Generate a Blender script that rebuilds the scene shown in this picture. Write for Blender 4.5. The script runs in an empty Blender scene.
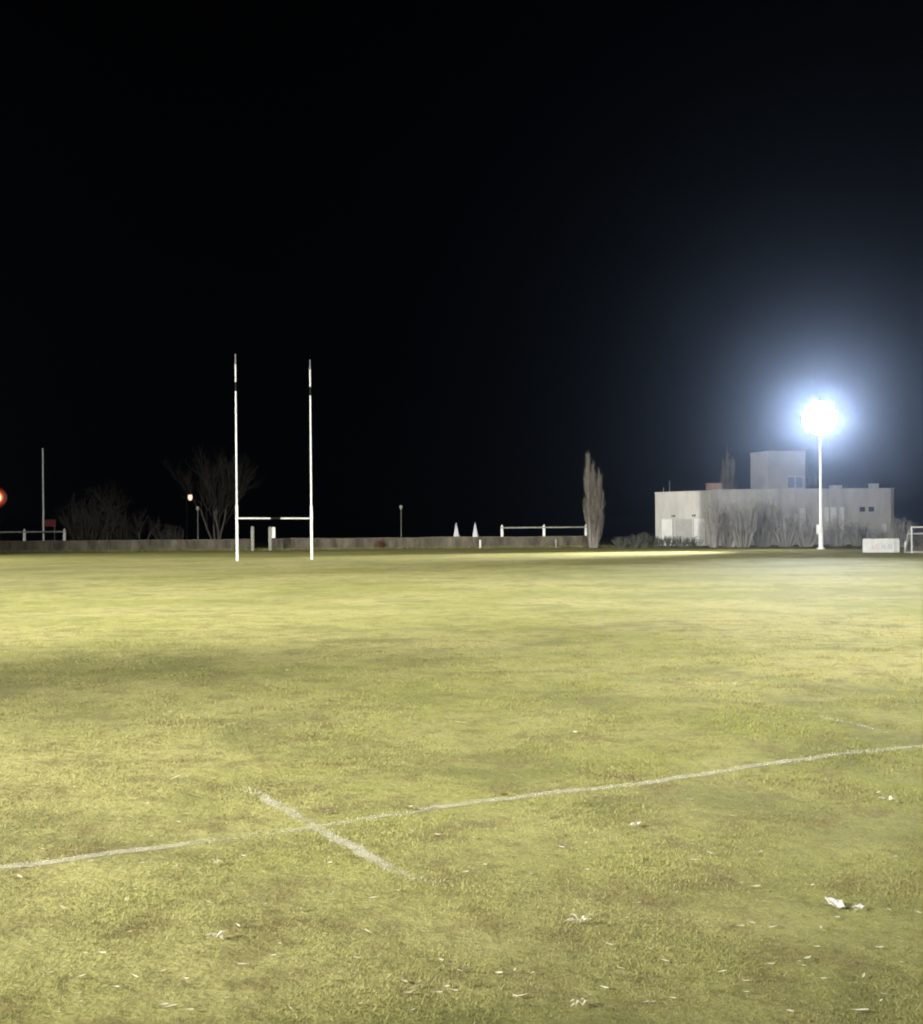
import bpy, bmesh, math, random
import numpy as np
from mathutils import Vector, Matrix

R = math.radians
random.seed(7)
rng = np.random.default_rng(7)
sc = bpy.context.scene
COL = sc.collection

# ------------------------------------------------------------------ camera model
F = 1050.0            # focal length in pixels
CX, HY = 461.5, 537.0 # horizon passes through this pixel
H = 1.55              # eye height
ROLL = R(0.5)
TR = math.tan(ROLL)


def hor(px):
    return HY - (px - CX) * TR


def ground_at(px, py):
    """point of the flat ground that the photo shows at this pixel"""
    dx, dy = px - CX, py - HY
    c, s = math.cos(ROLL), math.sin(ROLL)
    ux, uy = dx * c - dy * s, dx * s + dy * c
    d = F * H / uy
    return ux / F * d, d


def X(px, d):
    return (px - CX) * d / F


def Z(px, py, d):
    return H + (hor(px) - py) * d / F


# ------------------------------------------------------------------ ground relief
def gz(x, y):
    x = np.asarray(x, float)
    y = np.asarray(y, float)
    far = np.clip((y - 6) / 14, 0, 1) * np.clip((72 - y) / 40, 0.12, 1) * np.clip((200 - abs(x)) / 50, 0, 1)
    near = np.clip((y - 2) / 3, 0, 1) * np.clip((20 - y) / 8, 0, 1)
    a = (0.030 * np.sin(0.47 * y + 0.11 * x + 1.1) * np.sin(0.13 * x - 0.10 * y + 0.4)
         + 0.020 * np.sin(0.83 * y - 0.21 * x + 2.0) * np.sin(0.31 * x + 0.05 * y + 1.7)
         + 0.030 * np.sin(0.19 * y + 0.07 * x + 0.3))
    b = 0.012 * np.sin(1.1 * y + 0.7 * x) * np.sin(0.9 * x - 0.5 * y + 1.0)
    return a * far + b * near


def gzf(x, y):
    return float(gz(x, y))


# ------------------------------------------------------------------ materials
def new_mat(name):
    m = bpy.data.materials.new(name)
    m.use_nodes = True
    nt = m.node_tree
    b = nt.nodes['Principled BSDF']
    return m, nt, b


def mottled(name, c1, c2, scale=3.0, rough=0.7, bump=0.0, metallic=0.0, detail=6.0, stretch=(1, 1, 1), spec=0.3):
    """two-tone weathered surface"""
    m, nt, b = new_mat(name)
    tc = nt.nodes.new('ShaderNodeTexCoord')
    mp = nt.nodes.new('ShaderNodeMapping')
    mp.inputs['Scale'].default_value = stretch
    nt.links.new(tc.outputs['Object'], mp.inputs['Vector'])
    n = nt.nodes.new('ShaderNodeTexNoise')
    n.inputs['Scale'].default_value = scale
    n.inputs['Detail'].default_value = detail
    n.inputs['Roughness'].default_value = 0.65
    nt.links.new(mp.outputs['Vector'], n.inputs['Vector'])
    r = nt.nodes.new('ShaderNodeValToRGB')
    r.color_ramp.elements[0].position = 0.32
    r.color_ramp.elements[1].position = 0.68
    r.color_ramp.elements[0].color = (*c1, 1)
    r.color_ramp.elements[1].color = (*c2, 1)
    nt.links.new(n.outputs['Fac'], r.inputs['Fac'])
    nt.links.new(r.outputs['Color'], b.inputs['Base Color'])
    b.inputs['Roughness'].default_value = rough
    b.inputs['Metallic'].default_value = metallic
    b.inputs['Specular IOR Level'].default_value = spec
    if bump:
        bp = nt.nodes.new('ShaderNodeBump')
        bp.inputs['Strength'].default_value = bump
        bp.inputs['Distance'].default_value = 0.05
        nt.links.new(n.outputs['Fac'], bp.inputs['Height'])
        nt.links.new(bp.outputs['Normal'], b.inputs['Normal'])
    return m


def glow(name, color, strength, sample=False):
    m, nt, b = new_mat(name)
    b.inputs['Base Color'].default_value = (0.02, 0.02, 0.02, 1)
    b.inputs['Emission Color'].default_value = (*color, 1)
    b.inputs['Emission Strength'].default_value = strength
    if not sample:
        m.cycles.emission_sampling = 'NONE'
    return m


def grass_colour(nt, blades=False):
    """shared turf colour: straw, yellow-green, dark green, at several scales, by world position"""
    N, L = nt.nodes, nt.links
    geo = N.new('ShaderNodeNewGeometry')

    def noise(scale, detail=4, rough=0.6, sx=1, sy=1, dist=0.0, off=0.0):
        mp = N.new('ShaderNodeMapping')
        mp.inputs['Scale'].default_value = (sx, sy, 0.0)
        mp.inputs['Location'].default_value = (off, off * 0.7, 0)
        L.new(geo.outputs['Position'], mp.inputs['Vector'])
        n = N.new('ShaderNodeTexNoise')
        n.inputs['Scale'].default_value = scale
        n.inputs['Detail'].default_value = detail
        n.inputs['Roughness'].default_value = rough
        n.inputs['Distortion'].default_value = dist
        L.new(mp.outputs['Vector'], n.inputs['Vector'])
        return n.outputs['Fac']

    def ramp(v, p0, p1):
        r = N.new('ShaderNodeMapRange')
        r.interpolation_type = 'SMOOTHSTEP'
        r.inputs['From Min'].default_value = p0
        r.inputs['From Max'].default_value = p1
        L.new(v, r.inputs['Value'])
        return r.outputs['Result']

    def mix(fac, a, bcol, k=None):
        mx = N.new('ShaderNodeMix')
        mx.data_type = 'RGBA'
        if k is not None:
            mm = N.new('ShaderNodeMath')
            mm.operation = 'MULTIPLY'
            L.new(fac, mm.inputs[0])
            mm.inputs[1].default_value = k
            fac = mm.outputs[0]
        L.new(fac, mx.inputs[0])
        for s, v in ((6, a), (7, bcol)):
            if isinstance(v, tuple):
                mx.inputs[s].default_value = (*v, 1)
            else:
                L.new(v, mx.inputs[s])
        return mx.outputs[2]

    straw = (0.305, 0.286, 0.112)
    green = (0.215, 0.222, 0.060)
    dark = (0.120, 0.124, 0.040)
    brown = (0.165, 0.138, 0.055)
    c = mix(ramp(noise(0.16, 5, 0.6, off=3.0, dist=0.4), 0.36, 0.62), green, straw)
    c = mix(ramp(noise(0.9, 5, 0.65, off=9.0), 0.45, 0.70), c, straw, 0.55)
    c = mix(ramp(noise(0.11, 5, 0.62, sx=0.8, off=21.0, dist=0.6), 0.50, 0.68), c, dark, 0.6)
    c = mix(ramp(noise(0.62, 6, 0.7, off=33.0, dist=0.5), 0.47, 0.68), c, dark, 0.75)
    c = mix(ramp(noise(2.6, 5, 0.7, off=41.0), 0.46, 0.68), c, brown, 0.85)
    c = mix(ramp(noise(11.0, 4, 0.7, off=55.0), 0.50, 0.70), c, dark, 0.65)
    c = mix(ramp(noise(13.0, 4, 0.7, off=65.0), 0.56, 0.74), c, (0.36, 0.33, 0.14), 0.50)
    if not blades:
        c = mix(ramp(noise(60.0, 3, 0.7, off=75.0), 0.45, 0.75), c, dark, 0.40)
    return c, noise, mix, ramp


def make_ground_mat():
    m, nt, b = new_mat('turf')
    c, noise, mix, ramp = grass_colour(nt)
    nt.links.new(c, b.inputs['Base Color'])
    b.inputs['Roughness'].default_value = 0.9
    b.inputs['Specular IOR Level'].default_value = 0.1
    bp = nt.nodes.new('ShaderNodeBump')
    bp.inputs['Strength'].default_value = 0.5
    bp.inputs['Distance'].default_value = 0.03
    nt.links.new(noise(28.0, 5, 0.75), bp.inputs['Height'])
    bp2 = nt.nodes.new('ShaderNodeBump')
    bp2.inputs['Strength'].default_value = 0.55
    bp2.inputs['Distance'].default_value = 0.12
    nt.links.new(noise(1.7, 5, 0.7, off=12.0), bp2.inputs['Height'])
    nt.links.new(bp.outputs['Normal'], bp2.inputs['Normal'])
    nt.links.new(bp2.outputs['Normal'], b.inputs['Normal'])
    return m


def make_blade_mat():
    m, nt, b = new_mat('grass_blades')
    c, noise, mix, ramp = grass_colour(nt, True)
    a = nt.nodes.new('ShaderNodeAttribute')
    a.attribute_name = 'rnd'
    c = mix(ramp(a.outputs['Fac'], 0.70, 1.0), c, (0.40, 0.365, 0.155), 0.5)
    inv = nt.nodes.new('ShaderNodeMath')
    inv.operation = 'SUBTRACT'
    inv.inputs[0].default_value = 1.0
    nt.links.new(a.outputs['Fac'], inv.inputs[1])
    c = mix(ramp(inv.outputs[0], 0.72, 1.0), c, (0.10, 0.115, 0.03), 0.45)
    p = nt.nodes.new('ShaderNodeAttribute')
    p.attribute_name = 'paint'
    c = mix(p.outputs['Fac'], c, (0.52, 0.50, 0.37), 0.72)
    nt.links.new(c, b.inputs['Base Color'])
    b.inputs['Roughness'].default_value = 0.75
    b.inputs['Specular IOR Level'].default_value = 0.2
    return m


def make_line_mat():
    m, nt, b = new_mat('worn_line_paint')
    geo = nt.nodes.new('ShaderNodeNewGeometry')
    n1 = nt.nodes.new('ShaderNodeTexNoise')
    n1.inputs['Scale'].default_value = 14
    n1.inputs['Detail'].default_value = 5
    n1.inputs['Roughness'].default_value = 0.75
    n2 = nt.nodes.new('ShaderNodeTexNoise')
    n2.inputs['Scale'].default_value = 1.3
    n2.inputs['Detail'].default_value = 3
    for n in (n1, n2):
        nt.links.new(geo.outputs['Position'], n.inputs['Vector'])
    add = nt.nodes.new('ShaderNodeMath')
    add.operation = 'ADD'
    nt.links.new(n1.outputs['Fac'], add.inputs[0])
    nt.links.new(n2.outputs['Fac'], add.inputs[1])
    at = nt.nodes.new('ShaderNodeAttribute')
    at.attribute_name = 'cover'
    add2 = nt.nodes.new('ShaderNodeMath')
    add2.operation = 'ADD'
    nt.links.new(add.outputs[0], add2.inputs[0])
    nt.links.new(at.outputs['Fac'], add2.inputs[1])
    mr = nt.nodes.new('ShaderNodeMapRange')
    mr.inputs['From Min'].default_value = 1.35
    mr.inputs['From Max'].default_value = 1.85
    nt.links.new(add2.outputs[0], mr.inputs['Value'])
    mr.inputs['To Max'].default_value = 0.50
    nt.links.new(mr.outputs['Result'], b.inputs['Alpha'])
    b.inputs['Base Color'].default_value = (0.54, 0.52, 0.41, 1)
    b.inputs['Roughness'].default_value = 0.9
    return m


M = {}
M['turf'] = make_ground_mat()
M['blade'] = make_blade_mat()
M['line'] = make_line_mat()
M['white'] = mottled('white_gloss_paint', (0.35, 0.35, 0.335), (0.49, 0.49, 0.47), 2.0, 0.5)
M['black'] = mottled('black_band_paint', (0.004, 0.004, 0.004), (0.009, 0.009, 0.009), 4.0, 0.8, spec=0.1)
M['tip'] = mottled('dull_grey_tip', (0.08, 0.08, 0.08), (0.16, 0.16, 0.155), 3.0, 0.7)
M['dullpost'] = mottled('dull_olive_post', (0.07, 0.072, 0.055), (0.11, 0.112, 0.09), 2.0, 0.8)
M['galv'] = mottled('galvanised_steel', (0.42, 0.43, 0.44), (0.58, 0.59, 0.60), 3.0, 0.45, metallic=0.2)
M['mastwhite'] = mottled('pale_mast_paint', (0.62, 0.63, 0.64), (0.76, 0.77, 0.78), 1.5, 0.5)
M['housing'] = mottled('dark_lamp_housing', (0.10, 0.10, 0.105), (0.16, 0.16, 0.165), 5.0, 0.5)
M['lens'] = glow('floodlight_lens', (0.93, 0.97, 1.0), 40.0)
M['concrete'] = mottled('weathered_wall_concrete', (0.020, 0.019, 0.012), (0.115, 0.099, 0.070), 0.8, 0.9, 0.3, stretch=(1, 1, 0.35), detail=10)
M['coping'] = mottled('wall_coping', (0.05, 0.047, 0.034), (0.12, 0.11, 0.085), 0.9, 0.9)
M['postgrey'] = mottled('grey_concrete_post', (0.15, 0.15, 0.125), (0.25, 0.25, 0.215), 2.5, 0.85)
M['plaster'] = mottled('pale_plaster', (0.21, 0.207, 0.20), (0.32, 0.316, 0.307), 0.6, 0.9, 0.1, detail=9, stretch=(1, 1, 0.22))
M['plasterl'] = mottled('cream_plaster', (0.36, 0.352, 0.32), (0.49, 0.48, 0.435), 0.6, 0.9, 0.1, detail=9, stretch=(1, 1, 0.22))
M['towerp'] = mottled('tower_plaster', (0.16, 0.157, 0.163), (0.22, 0.215, 0.22), 0.3, 0.9, 0.1, detail=8)
M['panelw'] = mottled('white_door_paint', (0.54, 0.54, 0.51), (0.62, 0.62, 0.59), 1.2, 0.6)
M['shutter'] = mottled('grey_shutter', (0.28, 0.275, 0.26), (0.35, 0.345, 0.33), 1.2, 0.6)
M['glassdark'] = mottled('dark_window_glass', (0.02, 0.024, 0.035), (0.04, 0.05, 0.07), 1.0, 0.08, spec=0.5)
M['glassblue'] = mottled('blue_window_glass', (0.09, 0.11, 0.16), (0.13, 0.15, 0.21), 1.0, 0.15, spec=0.5)
M['palewin'] = mottled('pale_window_blind', (0.36, 0.37, 0.36), (0.44, 0.45, 0.43), 1.0, 0.5)
M['trim'] = mottled('grey_trim', (0.22, 0.22, 0.22), (0.30, 0.30, 0.30), 1.0, 0.7)
M['brick'] = mottled('red_brown_brick', (0.17, 0.12, 0.10), (0.24, 0.175, 0.15), 2.0, 0.9)
M['bark'] = mottled('grey_bark', (0.10, 0.09, 0.075), (0.18, 0.165, 0.14), 3.0, 0.95)
M['twig'] = mottled('grey_twigs', (0.19, 0.183, 0.165), (0.31, 0.30, 0.27), 0.8, 0.95)
M['poplartwig'] = mottled('poplar_twigs', (0.07, 0.065, 0.05), (0.20, 0.185, 0.15), 1.6, 0.95, stretch=(1, 1, 0.25))
M['twigdark'] = mottled('brown_twigs', (0.05, 0.045, 0.035), (0.10, 0.09, 0.07), 0.8, 0.95)
M['leafdark'] = mottled('dark_hedge_leaf', (0.045, 0.05, 0.035), (0.10, 0.105, 0.075), 1.2, 0.8)
M['rust'] = mottled('rusty_twigs', (0.10, 0.045, 0.03), (0.16, 0.08, 0.05), 2.0, 0.95)
M['rough'] = mottled('rough_grass', (0.09, 0.095, 0.03), (0.19, 0.18, 0.07), 0.5, 0.9)
M['redpanel'] = mottled('dark_red_paint', (0.10, 0.016, 0.018), (0.15, 0.025, 0.025), 1.5, 0.6)
M['boardwhite'] = mottled('white_board_face', (0.36, 0.37, 0.36), (0.46, 0.47, 0.46), 2.0, 0.6)
M['ink'] = mottled('faded_grey_print', (0.16, 0.16, 0.18), (0.24, 0.23, 0.25), 3.0, 0.6)
M['inkred'] = mottled('faded_red_print', (0.34, 0.15, 0.14), (0.42, 0.22, 0.21), 3.0, 0.6)
M['net'] = mottled('grey_net_cord', (0.34, 0.34, 0.34), (0.44, 0.44, 0.44), 3.0, 0.9)
M['canvas'] = mottled('white_canvas', (0.42, 0.43, 0.46), (0.54, 0.55, 0.57), 2.0, 0.8)
M['leafpale'] = mottled('pale_dry_leaf', (0.42, 0.38, 0.26), (0.64, 0.61, 0.48), 25.0, 0.75)
M['leafbrown'] = mottled('brown_dry_leaf', (0.10, 0.065, 0.04), (0.20, 0.14, 0.09), 25.0, 0.8)
M['paper'] = mottled('white_paper', (0.44, 0.43, 0.38), (0.66, 0.65, 0.60), 40.0, 0.8)
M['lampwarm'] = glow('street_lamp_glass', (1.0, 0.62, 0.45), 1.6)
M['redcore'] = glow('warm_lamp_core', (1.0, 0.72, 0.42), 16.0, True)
M['orangehalo'] = glow('orange_halo_ring', (1.0, 0.30, 0.07), 1.5, True)  # emissive colour for the glow around the red lamp, in three steps
M['dimhalo'] = glow('dim_red_halo', (1.0, 0.05, 0.02), 0.09)
M['redhalo'] = glow('red_halo_ring', (1.0, 0.10, 0.03), 0.42)


# ------------------------------------------------------------------ mesh helpers
class MB:
    """collects shapes, links them as one mesh object"""

    def __init__(self):
        self.v, self.f, self.sm = [], [], []

    def add(self, vs, fs, smooth=False):
        k = len(self.v)
        self.v += [tuple(p) for p in vs]
        self.f += [tuple(i + k for i in f) for f in fs]
        self.sm += [smooth] * len(fs)
        return self

    def box(self, c, s, rz=0.0):
        x, y, z = [q / 2 for q in s]
        vs = []
        cr, sr = math.cos(rz), math.sin(rz)
        for dz in (-z, z):
            for dx, dy in ((-x, -y), (x, -y), (x, y), (-x, y)):
                vs.append((c[0] + dx * cr - dy * sr, c[1] + dx * sr + dy * cr, c[2] + dz))
        return self.add(vs, [(3, 2, 1, 0), (4, 5, 6, 7), (0, 1, 5, 4), (1, 2, 6, 5), (2, 3, 7, 6), (3, 0, 4, 7)])

    def prism(self, pts, z0, z1):
        n = len(pts)
        vs = [(p[0], p[1], z0) for p in pts] + [(p[0], p[1], z1) for p in pts]
        fs = [tuple(reversed(range(n))), tuple(range(n, 2 * n))]
        fs += [(i, (i + 1) % n, n + (i + 1) % n, n + i) for i in range(n)]
        return self.add(vs, fs)

    def tube(self, p0, p1, r0, r1=None, n=10, cap=True, smooth=True):
        r1 = r0 if r1 is None else r1
        p0, p1 = Vector(p0), Vector(p1)
        d = (p1 - p0).normalized()
        a = d.orthogonal().normalized()
        b = d.cross(a)
        vs = []
        for p, r in ((p0, r0), (p1, r1)):
            for i in range(n):
                t = 2 * math.pi * i / n
                vs.append(p + (a * math.cos(t) + b * math.sin(t)) * r)
        fs = [(i, (i + 1) % n, n + (i + 1) % n, n + i) for i in range(n)]
        self.add(vs, fs, smooth)
        if cap:
            self.add(vs[:n], [tuple(reversed(range(n)))])
            self.add(vs[n:], [tuple(range(n))])
        return self

    def lathe(self, prof, n=16, c=(0, 0, 0), axis='Z'):
        vs = []
        for r, z in prof:
            for i in range(n):
                t = 2 * math.pi * i / n
                p = (r * math.cos(t), r * math.sin(t), z)
                if axis == 'Y':
                    p = (p[0], p[2], p[1])
                vs.append((c[0] + p[0], c[1] + p[1], c[2] + p[2]))
        fs = []
        for k in range(len(prof) - 1):
            for i in range(n):
                j = (i + 1) % n
                fs.append((k * n + i, k * n + j, (k + 1) * n + j, (k + 1) * n + i))
        return self.add(vs, fs, True)

    def build(self, name, mat, parent=None, loc=None):
        me = bpy.data.meshes.new(name)
        me.from_pydata(self.v, [], self.f)
        me.polygons.foreach_set('use_smooth', self.sm)
        me.materials.append(mat)
        me.update()
        o = bpy.data.objects.new(name, me)
        COL.objects.link(o)
        if parent:
            o.parent = parent
        if loc:
            o.location = loc
        return o


def tag(o, label, cat, group=None):
    o['label'] = label
    o['category'] = cat
    if group:
        o['group'] = group
    return o


def thing(name, label, cat, loc=(0, 0, 0), rz=0.0, group=None):
    o = bpy.data.objects.new(name, None)
    COL.objects.link(o)
    o.location = loc
    o.rotation_euler = (0, 0, rz)
    o.empty_display_size = 0.3
    return tag(o, label, cat, group)


def copy_tree(o, parent=None):
    c = o.copy()
    COL.objects.link(c)
    if parent:
        c.parent = parent
    for ch in [q for q in bpy.data.objects if q.parent == o]:
        copy_tree(ch, c)
    return c


def dup(o, loc, rz=0.0, scale=None, label=None):
    c = copy_tree(o)
    c.location = loc
    c.rotation_euler = (0, 0, rz)
    if scale:
        c.scale = scale
    if label:
        c['label'] = label
    return c


# ------------------------------------------------------------------ ground
def axis_steps(*segs):
    out = []
    for a, b, s in segs:
        n = max(1, int(round((b - a) / s)))
        out += list(np.linspace(a, b, n, endpoint=False))
    out.append(segs[-1][1])
    return np.array(out)


xs = axis_steps((-1200, -300, 150), (-300, -130, 20), (-130, -20, 2.0), (-20, 20, 0.6), (20, 130, 2.0), (130, 300, 20), (300, 1200, 150))
ys = axis_steps((-300, -20, 20), (-20, 0, 2), (0, 25, 0.4), (25, 170, 1.2), (170, 300, 15), (300, 1500, 150))
gx, gy = np.meshgrid(xs, ys)
gv = np.stack([gx, gy, gz(gx, gy)], -1).reshape(-1, 3)
nx, ny = len(xs), len(ys)
ii = (np.arange(ny - 1)[:, None] * nx + np.arange(nx - 1)[None]).ravel()
gf = np.stack([ii, ii + 1, ii + nx + 1, ii + nx], -1)
me = bpy.data.meshes.new('ground')
me.from_pydata(gv.tolist(), [], gf.tolist())
me.polygons.foreach_set('use_smooth', [True] * len(gf))
me.materials.append(M['turf'])
ground = bpy.data.objects.new('ground', me)
COL.objects.link(ground)
ground['kind'] = 'structure'

# ------------------------------------------------------------------ painted lines
LINES = []   # (points, half width, cover) for painting the blades too


def strip(pts, hw, cover, step=0.12):
    """a worn painted strip along a polyline on the turf"""
    P = [Vector((p[0], p[1], 0)) for p in pts]
    LINES.append((P, hw, cover))
    samp = []
    for a, b in zip(P[:-1], P[1:]):
        n = max(2, int((b - a).length / step))
        for i in range(n):
            samp.append((a.lerp(b, i / n), (b - a).normalized()))
    samp.append((P[-1], (P[-1] - P[-2]).normalized()))
    vs, fs, cv = [], [], []
    n = len(samp)
    for i, (p, d) in enumerate(samp):
        s = Vector((-d.y, d.x, 0))
        wob = random.uniform(-0.4, 0.4) * hw
        end = min(1.0, i / 3, (n - 1 - i) / 3)
        for k, e in ((-1.25, -0.55), (-0.6, 0.12), (0.6, 0.12), (1.25, -0.55)):
            q = p + s * (k * hw + wob)
            vs.append((q.x, q.y, gzf(q.x, q.y) + 0.006))
            cv.append(cover + e + (end - 1) * 0.5)
    for i in range(n - 1):
        for k in range(3):
            a = i * 4 + k
            fs.append((a, a + 4, a + 5, a + 1))
    me = bpy.data.meshes.new('field_marking')
    me.from_pydata(vs, [], fs)
    at = me.attributes.new('cover', 'FLOAT', 'POINT')
    at.data.foreach_set('value', cv)
    me.materials.append(M['line'])
    o = bpy.data.objects.new('field_marking', me)
    COL.objects.link(o)
    o['kind'] = 'structure'
    return o


def gp(*pix):
    return [ground_at(*p) for p in pix]


strip(gp((-420, 905), (-150, 885), (0, 868), (150, 850), (310, 829), (400, 814), (480, 801), (540, 793), (640, 783), (760, 766), (850, 754), (923, 747), (1080, 732)), 0.050, 0.46)
strip(gp((246, 789), (280, 807), (310, 824), (365, 856), (403, 878), (440, 886)), 0.047, 0.46)
strip(gp((820, 718), (860, 727), (912, 739)), 0.048, 0.36)
strip(gp((690, 683), (720, 684), (752, 682)), 0.06, 0.24)

# ------------------------------------------------------------------ short turf blades near the camera
def line_paint(px, py):
    """how much paint lies at each blade root"""
    out = np.zeros(len(px))
    for P, hw, cover in LINES:
        for a, b in zip(P[:-1], P[1:]):
            d = np.array([b.x - a.x, b.y - a.y])
            L2 = d @ d
            t = np.clip(((px - a.x) * d[0] + (py - a.y) * d[1]) / L2, 0, 1)
            dist = np.hypot(px - a.x - t * d[0], py - a.y - t * d[1])
            w = hw * (0.95 + 0.25 * np.sin(px * 9.1 + py * 5.3) + 0.15 * np.sin(px * 31 - py * 23))
            wear = 0.72 + 0.16 * np.sin(px * 2.3 + 1.0) * np.sin(py * 3.1) + (cover - 0.40)
            out = np.maximum(out, np.clip(1.3 - dist / w, 0, 1) * np.clip(wear, 0, 1))
    return np.clip(out * 1.3, 0, 1) * (rng.random(len(px)) < 0.72)


def blades():
    n = 520000
    u = rng.random(n)
    d0, d1 = 2.3, 26.0
    d = d0 * (d1 / d0) ** (u ** 0.92)
    x = (rng.random(n) * 2 - 1) * (0.47 * d + 0.5)
    y = d
    s = 0.62 + np.clip(d - 3, 0, 23) * 0.075          # blades get coarser (and sparser) away from the camera
    clump = 0.75 + 0.5 * np.sin(x * 3.7 + 1.3 * np.sin(y * 2.9)) * np.sin(y * 3.3 + 1.1 * np.sin(x * 2.1))
    h = (0.006 + 0.011 * rng.random(n)) * np.clip(clump, 0.35, 1.3) * np.minimum(s, 1.5) * np.clip((27 - d) / 14, 0.02, 1)
    w = (0.0022 + 0.0022 * rng.random(n)) * s * np.clip((28 - d) / 12, 0.1, 1)
    az = rng.random(n) * 2 * np.pi
    lean = 0.4 + 1.4 * rng.random(n)
    tw = az + np.pi / 2 + rng.normal(0, 0.4, n)
    z = gz(x, y)
    rnd = rng.random(n)
    longs = rng.random(n) < 0.012
    h = np.where(longs, h * 1.6, h)
    lean = np.where(longs, 2.5, lean)
    rnd = np.where(longs, 0.96, rnd)
    v = np.empty((n, 3, 3))
    v[:, 0] = np.stack([x - np.cos(tw) * w, y - np.sin(tw) * w, z - 0.002], -1)
    v[:, 1] = np.stack([x + np.cos(tw) * w, y + np.sin(tw) * w, z - 0.002], -1)
    v[:, 2] = np.stack([x + np.cos(az) * h * lean, y + np.sin(az) * h * lean, z + h], -1)
    paint = line_paint(x, y)
    me = bpy.data.meshes.new('grass')
    me.vertices.add(3 * n)
    me.vertices.foreach_set('co', v.reshape(-1).astype(np.float32))
    me.loops.add(3 * n)
    me.loops.foreach_set('vertex_index', np.arange(3 * n, dtype=np.int32))
    me.polygons.add(n)
    me.polygons.foreach_set('loop_start', np.arange(0, 3 * n, 3, dtype=np.int32))
    me.polygons.foreach_set('loop_total', np.full(n, 3, dtype=np.int32))
    me.update()
    for nm, val in (('rnd', rnd), ('paint', paint)):
        a = me.attributes.new(nm, 'FLOAT', 'POINT')
        a.data.foreach_set('value', np.repeat(val, 3).astype(np.float32))
    me.materials.append(M['blade'])
    o = bpy.data.objects.new('grass', me)
    COL.objects.link(o)
    tag(o, 'short yellow green turf of the playing field', 'grass')
    o['kind'] = 'stuff'


blades()


def rough_strip(name, p0, p1, n, hmin, hmax, spread, label):
    """uncut grass as a soft edge at the foot of the wall"""
    mb = MB()
    for _ in range(n):
        t = random.random()
        x = p0[0] + (p1[0] - p0[0]) * t + random.gauss(0, 0.1)
        y = p0[1] + (p1[1] - p0[1]) * t - abs(random.gauss(0, spread))
        h = random.uniform(hmin, hmax)
        w = random.uniform(0.03, 0.07)
        a = random.random() * 6.28
        z = gzf(x, y)
        lx, ly = random.gauss(0, 0.35) * h, random.gauss(0, 0.35) * h
        mb.add([(x - w * math.cos(a), y - w * math.sin(a), z - 0.01), (x + w * math.cos(a), y + w * math.sin(a), z - 0.01), (x + lx, y + ly, z + h)], [(0, 1, 2)])
    o = mb.build(name, M['rough'])
    tag(o, label, 'grass')
    o['kind'] = 'stuff'


# ------------------------------------------------------------------ rugby goal
lx, ly = ground_at(237, 560.5)
rx, ry = ground_at(311.5, 558.5)
dgoal = 74.0
A = Vector((X(237, dgoal), dgoal, 0))
B = Vector((X(311.5, dgoal * 1.035), dgoal * 1.035, 0))
gw = (B - A).length
goal = thing('rugby_goal', 'tall white rugby goal posts with black bands on the pitch', 'rugby goal', A, math.atan2(B.y - A.y, B.x - A.x))
zA, zB = gzf(A.x, A.y), gzf(B.x, B.y)
zbar = Z(274, 518, dgoal)
ztop = Z(237, 354, dgoal)
for xo, zg in ((0.0, zA), (gw, zB)):
    up = MB()
    up.tube((xo, 0, zg - 0.2), (xo, 0, zbar + 0.9), 0.092, 0.088, 16)
    up.tube((xo, 0, zbar + 0.9), (xo, 0, zbar + 0.98), 0.088, 0.060, 16)
    up.tube((xo, 0, zbar + 0.98), (xo, 0, ztop * 0.62), 0.060, 0.057, 16)
    up.tube((xo, 0, ztop * 0.62), (xo, 0, ztop - 0.72), 0.055, 0.048, 16)
    u = up.build('upright', M['white'], goal)
    MB().tube((xo, 0, ztop - 2.62), (xo, 0, ztop - 1.98), 0.056, 0.055, 16).build('dark_band', M['black'], u)
    MB().tube((xo, 0, ztop - 0.72), (xo, 0, ztop), 0.044, 0.034, 16).build('grey_tip', M['tip'], u)
    MB().tube((xo, 0, zbar - 0.14), (xo, 0, zbar + 0.14), 0.099, 0.099, 16).build('collar', M['white'], u)
cb = MB().tube((0.10, 0, zbar), (gw - 0.10, 0, zbar), 0.062, 0.062, 14).build('crossbar', M['white'], goal)
MB().tube((gw * 0.44, 0, zbar), (gw * 0.575, 0, zbar), 0.067, 0.067, 14).build('dark_band', M['black'], cb)


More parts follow.
